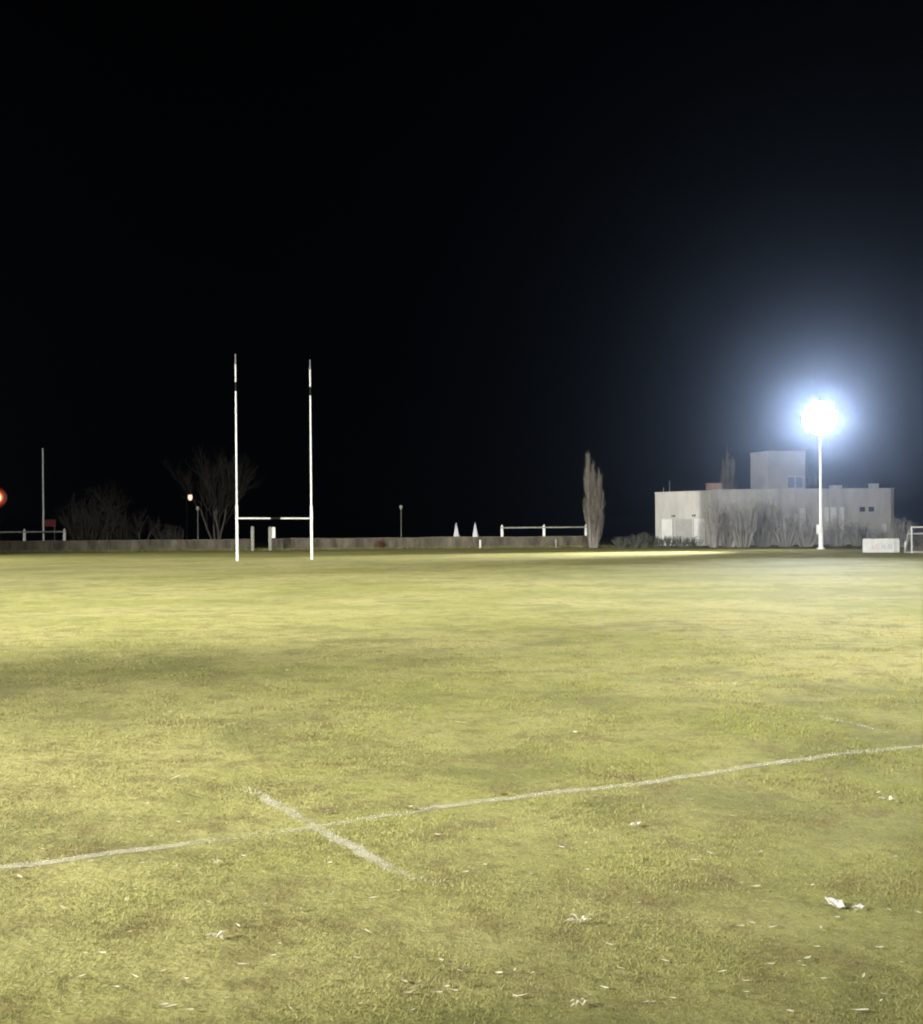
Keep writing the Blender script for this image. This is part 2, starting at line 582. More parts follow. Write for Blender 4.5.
# ------------------------------------------------------------------ floodlight masts
def make_mast(label, loc, height, aim, heavy=True):
    """round steel mast, control box, cross arms, nineteen round floodlights"""
    t = thing('floodlight_mast', label, 'floodlight', (loc[0], loc[1], gzf(*loc)), 0.0, 'floodlight masts round the pitch')
    p = MB()
    p.tube((0, 0, -0.3), (0, 0, 0.12), 0.42, 0.42, 18)
    p.tube((0, 0, 0.12), (0, 0, 2.1), 0.24, 0.22, 18)
    p.tube((0, 0, 2.1), (0, 0, 2.3), 0.22, 0.16, 18)
    p.tube((0, 0, 2.3), (0, 0, height + 1.3), 0.16, 0.10, 18)
    p.build('pole', M['mastwhite'], t)
    MB().box((-0.26, -0.16, 2.0), (0.42, 0.3, 0.9)).box((-0.26, -0.16, 2.47), (0.48, 0.36, 0.05)).build('control_box', M['mastwhite'], t)
    d = Vector((aim[0] - loc[0], aim[1] - loc[1], 0)).normalized()
    s = Vector((d.y, -d.x, 0))
    spots = [(0.0, 0.0)]
    for n, r in ((6, 0.70), (12, 1.42)):
        spots += [(r * math.cos(6.2832 * (i + 0.5) / n), r * math.sin(6.2832 * (i + 0.5) / n)) for i in range(n)]
    fr = MB()
    for dz, wdt in ((1.0, 0.9), (0.35, 1.3), (-0.35, 1.3), (-1.0, 0.9)):
        a, b = s * -wdt + d * 0.16, s * wdt + d * 0.16
        fr.tube((a.x, a.y, height + dz), (b.x, b.y, height + dz), 0.05, 0.05, 8)
    for k in (-1, 1):
        a = s * (k * 0.9) + d * 0.16
        fr.tube((a.x, a.y, height - 1.1), (a.x, a.y, height + 1.1), 0.05, 0.05, 8)
    fr.build('lamp_frame', M['galv'], t)
    tilt = math.atan2(height - 1.0, math.hypot(aim[0] - loc[0], aim[1] - loc[1]))
    rzz = math.atan2(d.y, d.x) + math.pi / 2          # local -Y looks along d
    pl = MB().lathe([(0.01, -0.02), (1.60, -0.02), (1.66, 0.04), (1.64, 0.12), (0.01, 0.14)], 48, axis='Y').build('glare_disc_back', M['mastwhite'], t)  # backing plate for the added glare disc
    pl.location = (d.x * 0.40, d.y * 0.40, height)
    pl.rotation_euler = (0, 0, rzz)
    MB().lathe([(0.01, -0.045), (1.58, -0.045), (1.62, -0.02)], 48, axis='Y').build('glare_disc', M['lens'], pl)  # glowing disc added to fill dark gaps between lamps with glare
    for u, v in spots:
        q = s * u + d * 0.52
        hb = MB().lathe([(0.0, 0.26), (0.10, 0.25), (0.14, 0.20), (0.26, 0.05), (0.30, -0.05), (0.315, -0.10), (0.305, -0.10)], 18, axis='Y')
        hb.box((0, 0.37, -0.02), (0.30, 0.05, 0.10))
        ho = hb.build('floodlight', M['mastwhite'], t)
        ho.location = (q.x, q.y, height + v)
        ho.rotation_euler = (tilt, 0, rzz)
        MB().lathe([(0.305, -0.095), (0.24, -0.12), (0.13, -0.14), (0.001, -0.15)], 18, axis='Y').build('lens', M['lens'], ho)
    return t, Vector((0, 0, height)) + d * 1.1, d


def beam(mast, off, target, power, cone, blend, color, radius=0.9):
    ld = bpy.data.lights.new('floodlight_beam', 'SPOT')
    ld.energy = power
    ld.spot_size = R(cone)
    ld.spot_blend = blend
    ld.color = color
    ld.shadow_soft_size = radius
    o = bpy.data.objects.new('floodlight_beam', ld)
    COL.objects.link(o)
    o.parent = mast
    o.location = off
    w = Vector(mast.location) + off
    o.rotation_euler = (Vector(target) - w).to_track_quat('-Z', 'Y').to_euler()
    return o


COOL = (0.90, 0.96, 1.0)
WARM = (1.0, 0.97, 0.90)
ma = ground_at(821, 549)
ha = Z(822, 418, ma[1])
mastA, offA, dA = make_mast('lit white floodlight mast standing before the pale hall', ma, ha, (10, 30))
beam(mastA, offA, (7, 87, 0), 4.4e5, 44, 1.0, WARM)
offG = offA + Vector((-0.05, 0, -0.15))
beam(mastA, offG, (0, 0, 8), 2.5e5, 34, 1.0, COOL)
beam(mastA, offA, (22, 102, 0), 1.5e4, 120, 1.0, WARM)
# the other masts of the ground, outside the frame
mastB, offB, dB = make_mast('lit floodlight mast on the near touchline out of frame', (86, 74), 17.0, (-10, 50))
beam(mastB, offB, (0, 18, 2), 1.3e5, 50, 1.0, WARM)
mastC, offC, dC = make_mast('lit floodlight mast behind the photographer on the dark side', (-34, -14), 16.0, (0, 60))
beam(mastC, offC, (-4, 50, 0), 6.3e5, 60, 1.0, WARM)
beam(mastC, offC, (-1.6, 7.0, 0), 3.3e5, 17, 1.0, WARM)
mastD, offD, dD = make_mast('lit floodlight mast behind the photographer on the hall side', (36, -16), 16.0, (0, 60))
beam(mastD, offD, (-4, 58, 0), 6.2e5, 56, 1.0, WARM)
beam(mastD, offD, (1.0, 8.5, 0), 1.1e5, 22, 1.0, WARM)
beam(mastD, offD, (22, 114, 0), 2.4e5, 26, 1.0, WARM)
mastE, offE, dE = make_mast('lit floodlight mast across the pitch outside the picture', (-72, 66), 17.0, (0, 50))
beam(mastE, offE, (-6, 52, 0), 2.6e5, 80, 1.0, WARM)
beam(mastE, offE, (38, 152, 5), 2.3e5, 26, 1.0, WARM)
beam(mastE, offE, (-16, 118, 0), 4.2e5, 75, 1.0, WARM)


# ------------------------------------------------------------------ boundary wall with a gateway
WD = 139.0


def wall_run(px0, px1, label):
    x0, x1 = X(px0, WD), X(px1, WD)
    t = thing('boundary_wall', label, 'wall', ((x0 + x1) / 2, WD, 0), 0.0, 'boundary wall runs at the far end')
    hw = (x1 - x0) / 2
    n = max(2, int((x1 - x0) / 2.6))
    w = MB()
    top = []
    for i in range(n + 1):
        top.append(1.50 + random.uniform(-0.06, 0.06))
    for i in range(n):
        a, b = -hw + 2 * hw * i / n, -hw + 2 * hw * (i + 1) / n
        vs = [(a, -0.1, -0.2), (b, -0.1, -0.2), (b, 0.1, -0.2), (a, 0.1, -0.2), (a, -0.1, top[i]), (b, -0.1, top[i + 1]), (b, 0.1, top[i + 1]), (a, 0.1, top[i])]
        w.add(vs, [(0, 1, 5, 4), (2, 3, 7, 6), (4, 5, 6, 7), (3, 0, 4, 7), (1, 2, 6, 5)])
    for i in range(n + 1):
        a = -hw + 2 * hw * i / n
        w.box((a, -0.125, 0.72), (0.26, 0.06, 1.56))
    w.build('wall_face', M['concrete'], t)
    c = MB()
    for i in range(n):
        a, b = -hw + 2 * hw * i / n + 0.01, -hw + 2 * hw * (i + 1) / n - 0.01
        za, zb = top[i] + 0.003, top[i + 1] + 0.003
        vs = [(a, -0.17, za), (b, -0.17, zb), (b, 0.17, zb), (a, 0.17, za), (a, -0.17, za + 0.07), (b, -0.17, zb + 0.07), (b, 0.17, zb + 0.07), (a, 0.17, za + 0.07)]
        c.add(vs, [(3, 2, 1, 0), (4, 5, 6, 7), (0, 1, 5, 4), (1, 2, 6, 5), (2, 3, 7, 6), (3, 0, 4, 7)])
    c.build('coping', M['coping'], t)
    return t


wall_run(-330, 249.5, 'low weathered concrete wall from the rail fence to the gateway')
wall_run(273, 597, 'low weathered concrete wall from the gateway to the poplar')
rough_strip('rough_grass', (X(-330, WD), WD - 0.3), (X(612, WD), WD - 0.3), 17000, 0.08, 0.42, 0.9, 'dull uncut grass along the foot of the far wall')

# gateway posts
gd = 136.5


def gate_post(px, ytop, label, panel=False):
    t = thing('gate_post', label, 'post', (X(px, gd), gd, 0), 0.0, 'gateway posts')
    zt = Z(px, ytop, gd)
    MB().prism([(-.19, -.17), (.19, -.17), (.19, .17), (-.19, .17)], -0.2, zt - 0.06).prism([(-.15, -.13), (.15, -.13), (.15, .13), (-.15, .13)], zt - 0.06, zt).build('shaft', M['postgrey'], t)
    if panel:
        MB().box((0.43, -0.02, zt - 0.76), (0.46, 0.05, 1.42)).box((0.43, -0.05, zt - 0.08), (0.50, 0.04, 0.05)).box((0.43, -0.05, zt - 1.45), (0.50, 0.04, 0.05)).build('panel', M['panelw'], t)
    return t


gate_post(252.6, 526.5, 'plain grey gateway post without a panel, behind the goal')
gate_post(270.2, 526.8, 'grey gateway post carrying a pale upright panel', True)
# stubs before the wall
for px, y0, y1, lab in ((480.2, 538, 546.5, 'short pale post by the wall beneath the two parasols'), (556, 537.5, 544, 'short grey post by the wall beside the poplar')):
    o = MB().tube((0, 0, -0.2), (0, 0, 1.12), 0.13, 0.12, 12).tube((0, 0, 1.12), (0, 0, 1.17), 0.12, 0.06, 12).build('marker_post', M['postgrey'] if px > 500 else M['panelw'])
    o.location = (X(px, 137.5), 137.5, 0)
    tag(o, lab, 'post')


# ------------------------------------------------------------------ rail fences beyond the wall
def rail_fence(pxs, label, d=146.0):
    t = thing('rail_fence', label, 'fence', (X(pxs[0], d), d, 0), 0.0, 'white rail fences beyond the wall')
    x0 = X(pxs[0], d)
    for px in pxs:
        a = X(px, d) - x0
        MB().box((a, 0, 1.48), (0.34, 0.16, 3.0)).box((a, 0, 3.08), (0.14, 0.12, 0.24)).build('post', M['panelw'], t)
    L = X(pxs[-1], d) - x0
    for z, hh in ((2.78, 0.18), (1.42, 0.14)):
        MB().box((L / 2, -0.11, z), (L + 0.3, 0.05, hh)).build('rail', M['postgrey'], t)
    return t


rail_fence([-55.5, -15.5, 24.5, 64.5], 'white two-rail fence around the tall pale flagpole')
rail_fence([502, 544, 586], 'dim two-rail fence with white posts leading to the poplar')

# tall pole
t = thing('flagpole', 'tall pale flagpole without a flag behind the white rails', 'flagpole', (X(43.5, 148), 148, 0))
zt = Z(42, 449, 148)
MB().tube((0, 0, -0.2), (0, 0, 1.0), 0.17, 0.16, 12).tube((0, 0, 1.0), (0, 0, zt), 0.15, 0.10, 12).build('pole', M['galv'], t)
MB().lathe([(0.01, 0.12), (0.12, 0.06), (0.14, 0), (0.10, -0.06)], 12, (0, 0, zt)).build('finial', M['galv'], t)


# ------------------------------------------------------------------ lamp posts
def lamp_post(px, ytop, label, d=146.0):
    t = thing('lamp_post', label, 'lamp post', (X(px, d), d, 0), 0.0, 'unlit lamp posts beyond the wall')
    zt = Z(px, ytop, d)
    MB().tube((0, 0, -0.2), (0, 0, zt - 0.5), 0.09, 0.06, 10).build('pole', M['dullpost'], t)
    MB().lathe([(0.05, -0.55), (0.16, -0.42), (0.24, -0.1), (0.20, 0.05), (0.02, 0.12)], 14, (0, 0, zt)).build('lamp_globe', M['postgrey'], t)
    return t


lamp_post(401.3, 506, 'unlit thin lamp post with pale globe between goal and parasols')
lamp_post(198, 507, 'unlit thin lamp post with pale globe below the lit street lamp')

# lit street lamp in the distance
d = 165.0
t = thing('street_lamp', 'far street lamp glowing warm white among bare trees', 'street lamp', (X(190.5, d), d, 0))
zt = Z(190, 497.5, d)
MB().tube((-0.6, 0.2, -0.2), (-0.6, 0.2, zt + 0.7), 0.08, 0.05, 10).tube((-0.6, 0.2, zt + 0.7), (-0.02, 0, zt + 0.6), 0.04, 0.04, 8).build('pole', M['black'], t)
hd = MB().lathe([(0.02, 0.60), (0.26, 0.56), (0.36, 0.45), (0.34, 0.40)], 16, (0, 0, zt)).build('lamp_hood', M['housing'], t)
MB().lathe([(0.28, 0.42), (0.33, 0.2), (0.33, -0.10), (0.22, -0.40), (0.01, -0.48)], 16, (0, 0, zt)).build('lamp_glass', M['lampwarm'], t)

# red lamp at the edge of the picture
d = 190.0
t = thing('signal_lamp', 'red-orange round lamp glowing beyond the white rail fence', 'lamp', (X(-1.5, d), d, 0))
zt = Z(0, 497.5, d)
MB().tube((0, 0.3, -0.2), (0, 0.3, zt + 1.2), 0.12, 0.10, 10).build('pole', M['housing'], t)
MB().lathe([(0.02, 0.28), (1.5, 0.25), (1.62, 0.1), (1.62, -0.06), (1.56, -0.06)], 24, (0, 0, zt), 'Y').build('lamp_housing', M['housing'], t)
for nm, m_, r1, r0, y in (('lamp_core', 'redcore', 0.48, 0.01, -0.20), ('halo_ring', 'orangehalo', 0.82, 0.48, -0.17), ('halo_ring', 'redhalo', 1.2, 0.82, -0.15), ('halo_rim', 'dimhalo', 1.55, 1.2, -0.13)):  # rings outside the core stand in for its glow, fading outward
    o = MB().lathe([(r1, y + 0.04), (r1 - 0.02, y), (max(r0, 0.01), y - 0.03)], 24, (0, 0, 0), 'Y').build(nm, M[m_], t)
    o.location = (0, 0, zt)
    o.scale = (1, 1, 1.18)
# red panel
d = 152.0
t = thing('red_board', 'dark red board on two posts behind the flagpole', 'board', (X(49, d), d, 0))
zc = Z(49, 523, d)
MB().box((0, 0, zc), (2.0, 0.06, 1.0)).build('panel', M['redpanel'], t)
for s in (-0.8, 0.8):
    MB().box((s, 0.08, zc / 2), (0.1, 0.08, zc + 0.3)).build('post', M['housing'], t)

# folded parasols
for i, (px, lab) in enumerate(((456.2, 'white folded parasol above the wall, nearer the lamp post'), (475.2, 'white folded parasol above the wall, nearer the poplar'))):
    d = 147.0
    zt = Z(px, 523, d)
    if i == 0:
        t = thing('folded_parasol', lab, 'parasol', (X(px, d), d, 0), 0.3, 'folded white parasols')
        MB().tube((0, 0, 0), (0, 0, zt + 0.05), 0.04, 0.03, 8).build('pole', M['galv'], t)
        cn = MB()
        n = 16
        prof = ((0.03, zt), (0.12, zt - 0.4), (0.24, zt - 1.0), (0.36, zt - 1.6), (0.44, zt - 2.0), (0.38, zt - 2.12))
        vs, fs = [], []
        for k, (r, z) in enumerate(prof):
            for j in range(n):
                a = 2 * math.pi * j / n
                rr = r * (1.0 if j % 2 else 0.74)
                vs.append((rr * math.cos(a) + 0.06 * max(0, k - 1) * 0.4, rr * math.sin(a), z))
        for k in range(len(prof) - 1):
            for j in range(n):
                fs.append((k * n + (j + 1) % n, k * n + j, (k + 1) * n + j, (k + 1) * n + (j + 1) % n))
        cn.add(vs, fs)
        cn.build('canopy', M['canvas'], t)
        par = t
    else:
        dup(par, (X(px, d), d, 0), 0.9, None, lab)


# ------------------------------------------------------------------ bare trees and shrubs
def branch(segs, p, d, L, r, depth, up, spread, split, rnd, minr):
    n = 4 if depth > 1 else 3
    step = L / n
    for i in range(n):
        d = (d + Vector((rnd.gauss(0, 0.13), rnd.gauss(0, 0.13), up * 0.10))).normalized()
        q = p + d * step
        r2 = max(minr, r * (1 - 0.42 / n))
        segs.append((p.copy(), q.copy(), r, r2, depth))
        p, r = q, r2
        if depth > 0 and (i >= 1 or depth < 3):
            for _ in range(split if i == n - 1 else max(1, split - 1)):
                ax = d.orthogonal().normalized()
                ax.rotate(Matrix.Rotation(rnd.random() * 6.283, 3, d))
                nd = (d + ax * rnd.uniform(0.5, 1.1) * spread).normalized()
                branch(segs, p, nd, L * rnd.uniform(0.5, 0.75), r * rnd.uniform(0.5, 0.68), depth - 1, up, spread, split, rnd, minr)


def add_segs(mb, segs, n):
    for p, q, r0, r1, dep in segs:
        mb.tube(p, q, r0, r1, n, cap=False)


def bare_tree(seed, height, stems, depth, spread, up, split, trunk_r, label, group, loc, lean=(0, 0), twig='twig', name='bare_tree', minr=0.016):
    rnd = random.Random(seed)
    t = thing(name, label, 'tree', loc, 0.0, group)
    segs = []
    for k in range(stems):
        a = 6.283 * k / stems + rnd.random()
        o = 0.0 if stems == 1 else 0.25
        base = Vector((o * math.cos(a), o * math.sin(a), -0.15))
        dr = Vector((math.cos(a) * (0.28 if stems > 1 else 0.04) + lean[0], math.sin(a) * (0.28 if stems > 1 else 0.04) + lean[1], 1)).normalized()
        branch(segs, base, dr, height * 0.46, trunk_r * rnd.uniform(0.8, 1.0), depth, up, spread, split, rnd, minr)
    zmax = max(q.z for _, q, *_ in segs)
    k = height / zmax
    segs = [(p * k, q * k, r0, r1, dep) for p, q, r0, r1, dep in segs]
    tr, cr = MB(), MB()
    add_segs(tr, [s for s in segs if s[4] == depth], 8)
    add_segs(cr, [s for s in segs if s[4] < depth], 3)
    tr.build('trunk', M['bark'], t)
    cr.build('crown', M[twig], t)
    return t


def shrub(seed, height, width, stems, label, loc, mat='twig', group='bare shrubs before the hall', name='bare_shrub'):
    rnd = random.Random(seed)
    mb = MB()
    for _ in range(stems):
        a = rnd.random() * 6.283
        rr = width / 2 * rnd.random() ** 0.7
        p = Vector((rr * 0.35 * math.cos(a), rr * 0.35 * math.sin(a), -0.1))
        tip = Vector((rr * math.cos(a), rr * math.sin(a), height * rnd.uniform(0.55, 1.0) * (1 - 0.25 * (2 * rr / width) ** 2)))
        n = 4
        prev = p
        for i in range(n):
            t = (i + 1) / n
            q = p.lerp(tip, t) + Vector((rnd.gauss(0, 0.08), rnd.gauss(0, 0.08), 0)) * t * width * 0.3
            r = 0.035 * (1 - 0.6 * t) + 0.010
            mb.tube(prev, q, r + 0.008, r, 3, cap=False)
            if i >= 1:
                for _ in range(3):
                    e = q + Vector((rnd.gauss(0, 0.22), rnd.gauss(0, 0.22), rnd.uniform(0.25, 0.6))) * height * 0.22
                    mb.tube(q, e, 0.016, 0.010, 3, cap=False)
                    for _ in range(2):
                        e2 = e + Vector((rnd.gauss(0, 0.2), rnd.gauss(0, 0.2), rnd.uniform(0.1, 0.4))) * height * 0.16
                        mb.tube(e, e2, 0.012, 0.008, 3, cap=False)
            prev = q
    o = mb.build(name, M[mat])
    o.location = loc
    tag(o, label, 'shrub', group)
    return o


# left: trees beyond the wall
d = 172.0
bare_tree(3, Z(110, 478, d), 3, 3, 0.75, 0.5, 2, 0.20, 'bare tree forking widely from its base beyond the wall', 'bare trees beyond the wall', (X(106, d), d, 0), (0.10, 0), 'twigdark')
d = 166.0
bare_tree(11, Z(145, 508, d), 2, 3, 0.55, 0.8, 2, 0.13, 'small leaning bare tree beyond the wall between larger trees', 'bare trees beyond the wall', (X(141, d), d, 0), (0.22, 0), 'twigdark')
d = 180.0
bare_tree(21, Z(215, 446, d), 5, 4, 0.55, 0.9, 2, 0.22, 'tall spreading bare tree beside the lit street lamp', 'bare trees beyond the wall', (X(217, d), d, 0), (0, 0), 'twigdark', minr=0.012)
d = 160.0
shrub(31, Z(80, 499, d), 9.0, 90, 'wide dark bare thicket between rail fence and forked tree', (X(88, d), d, 0), 'twigdark', 'bare thickets beyond the wall')
shrub(32, Z(172, 524, 156.0), 5.5, 45, 'low bare thicket beyond the wall near the unlit lamp post', (X(171, 156.0), 156.0, 0), 'twigdark', 'bare thickets beyond the wall')
shrub(33, Z(120, 515, 168.0), 8.0, 60, 'dark bare thicket at the foot of the forked tree', (X(122, 168.0), 168.0, 0), 'twigdark', 'bare thickets beyond the wall')
shrub(34, 1.25, 1.3, 30, 'small rusty brown bush at the foot of the wall', (X(379, 138.2), 138.2, 0), 'rust', 'bushes at the wall')


# poplar: upright fastigiate twigs with a second lower leader
def poplar(seed, height, width, label, loc, group, leaders, twig='twig', n=520):
    rnd = random.Random(seed)
    t = thing('poplar_tree', label, 'tree', loc, 0.0, group)
    tr, cr = MB(), MB()
    for lx, hf in leaders:
        p = Vector((lx * 0.45, 0, -0.15))
        m = 8
        for i in range(m):
            q = Vector((lx * (0.45 + 0.55 * min(1, (i + 1) / 4)) + rnd.gauss(0, 0.03), rnd.gauss(0, 0.03), height * hf * 0.86 * (i + 1) / m))
            r0 = 0.30 * (1 - 0.8 * i / m)
            tr.tube(p, q, r0, r0 * 0.87, 8, cap=False)
            p = q
        for k in range(n):
            u = rnd.random() ** 0.85
            z0 = height * hf * (0.06 + 0.78 * u)
            wmax = width / 2 * (0.35 + 1.1 * math.sin(math.pi * min(1, 0.12 + 0.80 * u)) ** 0.8) * (0.85 + 0.3 * math.sin(u * 17 + lx * 5)) * (1 - 0.75 * u ** 6)
            a = rnd.random() * 6.283
            base = Vector((lx, 0, z0))
            L = height * hf * rnd.uniform(0.08, 0.17)
            out = wmax * rnd.uniform(0.3, 1.0)
            mid = base + Vector((math.cos(a) * out * 0.75, math.sin(a) * out * 0.75, L * 0.45))
            tip = base + Vector((math.cos(a) * out, math.sin(a) * out, L * 1.15))
            tip.z = min(tip.z, height * hf)
            cr.tube(base, mid, 0.038, 0.026, 3, cap=False)
            cr.tube(mid, tip, 0.03, 0.012, 3, cap=False)
            for _ in range(3):
                s = mid.lerp(tip, rnd.random())
                e = s + Vector((rnd.gauss(0, 0.16), rnd.gauss(0, 0.16), rnd.uniform(0.4, 1.0)))
                cr.tube(s, e, 0.018, 0.009, 3, cap=False)
    tr.build('trunk', M['bark'], t)
    cr.build('crown', M[twig], t)
    return t


d = 136.0
poplar(5, Z(588, 453, d), 1.25, 'bare columnar poplar standing alone at the end of the wall', (X(593, d), d, 0), 'columnar poplars', ((-0.55, 1.0), (0.05, 0.88), (0.85, 0.79), (0.35, 0.66)), 'poplartwig', 200)
d = 176.0
poplar(6, Z(728, 450, d), 1.5, 'far bare columnar poplar rising behind the low roof', (X(728, d), d, 0), 'columnar poplars', ((-0.7, 0.9), (0.0, 1.0), (0.9, 0.92)), 'poplartwig', 170)
d = 176.0
poplar(8, Z(815, 466, d), 1.4, 'dim columnar poplar behind the roof beside the mast', (X(812, d), d, 0), 'columnar poplars', ((-0.4, 1.0), (0.7, 0.86)), 'twigdark', 240)

# ------------------------------------------------------------------ the hall
hall = thing('sports_hall', 'pale flat-roofed hall with a square tower behind shrubs', 'building', (0, 0, 0))
hd_ = 150.0
xl, yl = X(655.5, 155.5), 155.5
xc, yc = X(711.5, 150.0), 150.0
xr = X(894, 150.0)
zl = 7.75
face = MB().prism([(xl, yl), (xc, yc), (xc, 168), (xl + 3.2, 168)], -0.2, zl).build('annex_wall', M['plasterl'], hall)
MB().prism([(xl - .1, yl - .12), (xc - .04, yc - .14), (xc - .04, 168.1), (xl + 3.1, 168.1)], zl + 0.003, zl + 0.16).build('coping', M['plasterl'], face)
mw = MB().prism([(xc + 0.003, yc), (xr, yc), (xr, 168), (xc + 0.003, 168)], -0.2, zl + 0.12).build('main_wall', M['plaster'], hall)
MB().prism([(xc + 0.02, yc - .12), (xr + .1, yc - .12), (xr + .1, 168.1), (xc + 0.02, 168.1)], zl + 0.123, zl + 0.28).build('coping', M['plaster'], mw)
# annex face furniture along the slanted front
fd = Vector((xc - xl, yc - yl, 0))
fl = fd.length
fd.normalize()
fn = Vector((fd.y, -fd.x, 0))
fa = math.atan2(fd.y, fd.x)


def on_annex(u, z, size, proud):
    p = Vector((xl, yl, 0)) + fd * (u * fl) + fn * proud
    return MB().box((p.x, p.y, z), size, fa)


for u in (0.215, 0.80):
    dr = on_annex(u, 1.95, (1.85, 0.10, 3.9), 0.03).build('door', M['panelw'], hall)
    mb = MB()
    for k in (-0.93, 0.93):
        p = Vector((xl, yl, 0)) + fd * (u * fl + k) + fn * 0.06
        mb.box((p.x, p.y, 1.97), (0.09, 0.1, 3.95), fa)
    mb.build('frame', M['shutter'], dr)
on_annex(0.515, 1.95, (2.6, 0.08, 3.9), 0.02).build('shutter', M['shutter'], hall)
for u in (0.335, 0.70):
    on_annex(u, 4.35, (0.42, 0.34, 0.28), 0.17).build('wall_lamp', M['housing'], hall)
# front windows
for px in (862.3, 871.3):
    x = X(px, 150)
    w = MB().box((x, 149.97, 5.0), (0.95, 0.12, 0.85)).build('window', M['trim'], hall)
    MB().box((x, 149.90, 5.0), (0.75, 0.03, 0.65)).build('pane', M['glassdark'], w)
for px, z0, z1, wd in ((803, 2.4, 5.2, 0.75), (826.5, 2.2, 5.3, 0.6), (833.5, 2.2, 5.3, 0.8), (842, 2.2, 5.3, 0.5), (884.5, 1.3, 2.9, 0.5)):
    x = X(px, 150)
    w = MB().box((x, 149.97, (z0 + z1) / 2), (wd + 0.22, 0.12, z1 - z0 + 0.2)).build('window', M['shutter'], hall)
    MB().box((x, 149.90, (z0 + z1) / 2), (wd, 0.03, z1 - z0)).build('pane', M['palewin'], w)
for px in (716.5, 779, 891):
    MB().tube((X(px, 150), 149.90, 0), (X(px, 150), 149.90, zl + 0.05), 0.055, 0.055, 8).build('downpipe', M['trim'], hall)
for px, wd, hh in ((836, 1.6, 0.7), (874, 1.1, 0.9)):
    MB().box((X(px, 157), 157, zl + 0.283 + hh / 2), (wd, 1.2, hh)).box((X(px, 157), 157, zl + 0.283 + hh + 0.03), (wd + 0.1, 1.3, 0.05)).build('roof_vent', M['trim'], hall)
# tower on the roof
zt = Z(768, 452, 157.0)
tw = MB().prism([(X(751, 161), 161), (X(768, 157), 157), (X(806, 157), 157), (X(806, 157), 164), (X(751, 161) + 1.2, 164)], zl, zt).build('tower', M['towerp'], hall)
MB().prism([(X(750.4, 161), 160.9), (X(768, 157), 156.86), (X(806.5, 157), 156.86), (X(806.5, 157), 164.1), (X(750.4, 161) + 1.2, 164.1)], zt + 0.003, zt + 0.18).build('coping', M['towerp'], tw)
ws = MB().box((X(795.5, 157), 156.97, Z(795, 482.5, 157)), (2.5, 0.12, 1.9)).build('window', M['trim'], tw)
for s in (-0.6, 0.6):
    MB().box((X(795.5, 157) + s, 156.89, Z(795, 482.5, 157)), (1.0, 0.03, 1.6)).build('pane', M['glassblue'], ws)
MB().box((X(715, 156), 156.5, zl + 0.75), (2.0, 1.6, 1.3)).box((X(715, 156), 156.5, zl + 1.44), (2.2, 1.8, 0.08)).build('chimney', M['brick'], hall)
for px, zz in ((664, 1.0), (670, 2.0)):
    MB().tube((X(px, 158), 158, zl), (X(px, 158), 158, zl + zz), 0.05, 0.04, 8).build('vent_pipe', M['trim'], hall)

# shrubs before the hall: px, top y, width m, distance
SH = [
    (714, 497, 2.8, 143, 34, 'twig', 'tall bare shrub leaning across the corner of the hall'),
    (728, 503, 4.0, 144, 60, 'twig', 'wide bare shrub just past the corner of the hall'),
    (743, 503, 4.4, 143, 70, 'twig', 'bushy bare shrub below the roof poplar'),
    (763, 491, 4.8, 145, 80, 'twig', 'tallest bare shrub, standing below the tower'),
    (786, 514, 4.2, 144, 60, 'twig', 'low bare shrub below the blue tower window'),
    (806, 517, 4.0, 143, 55, 'twig', 'low bare shrub just before the floodlight mast'),
    (838, 516, 4.4, 144, 55, 'twig', 'low bare shrub just past the floodlight mast'),
    (858, 522, 3.8, 144, 45, 'twig', 'low bare shrub under the two dark windows'),
    (879, 528, 3.4, 144, 40, 'twig', 'lowest bare shrub, behind the white board'),
    (901, 519, 3.0, 118, 60, 'twig', 'grey bare shrub between white board and small goal'),
    (916, 530, 3.6, 120, 45, 'leafdark', 'dark shrub behind the small goal'),
]
for i, (px, yt, w, d, st, mt, lab) in enumerate(SH):
    d = d - 15 if d > 130 else d
    shrub(100 + i, Z(px, yt, d), w, st, lab, (X(px, d), d, 0), mt)
HB = [(634, 535, 'low hedge bush closest to the poplar'), (645, 533, 'low hedge bush before the left edge of the hall'), (657, 537, 'low hedge bush below the hall edge'),
      (668, 536, 'low hedge bush below the first white door'), (681, 537, 'low hedge bush below the grey shutter'), (694, 537, 'low hedge bush below the second white door'), (622, 537, 'low hedge bush touching the poplar')]
for i, (px, yt, lab) in enumerate(HB):
    shrub(200 + i, Z(px, yt, 129.0), 2.4, 46, lab, (X(px, 129.0), 129.0, 0), 'leafdark', 'low hedge bushes at the hall')

# ------------------------------------------------------------------ advertising board
bx, by = ground_at(881, 552.5)
t = thing('advertising_board', 'white advertising board with faded print standing on the grass', 'board', (bx, by, gzf(bx, by)), -0.12)
bw, bh = 34.0 / F * by, 12.6 / F * by
MB().box((0, 0, bh / 2 + 0.05), (bw, 0.06, bh)).build('face', M['boardwhite'], t)
fr = MB()
for s in (-1, 1):
    fr.box((s * (bw / 2 + 0.02), 0, bh / 2 + 0.04), (0.06, 0.09, bh + 0.08))
fr.box((0, 0, bh + 0.075), (bw + 0.1, 0.09, 0.05)).box((0, 0, 0.03), (bw + 0.1, 0.09, 0.05))
fr.box((-bw / 2 + bw * 0.20, -0.036, bh / 2 + 0.05), (0.03, 0.02, bh - 0.06))
fr.build('frame', M['white'], t)
for s in (-1, 1):
    MB().tube((s * bw * 0.38, 0.05, bh * 0.9), (s * bw * 0.38, 0.7, 0), 0.025, 0.025, 8).build('strut', M['galv'], t)
ink, red = MB(), MB()
k = 0
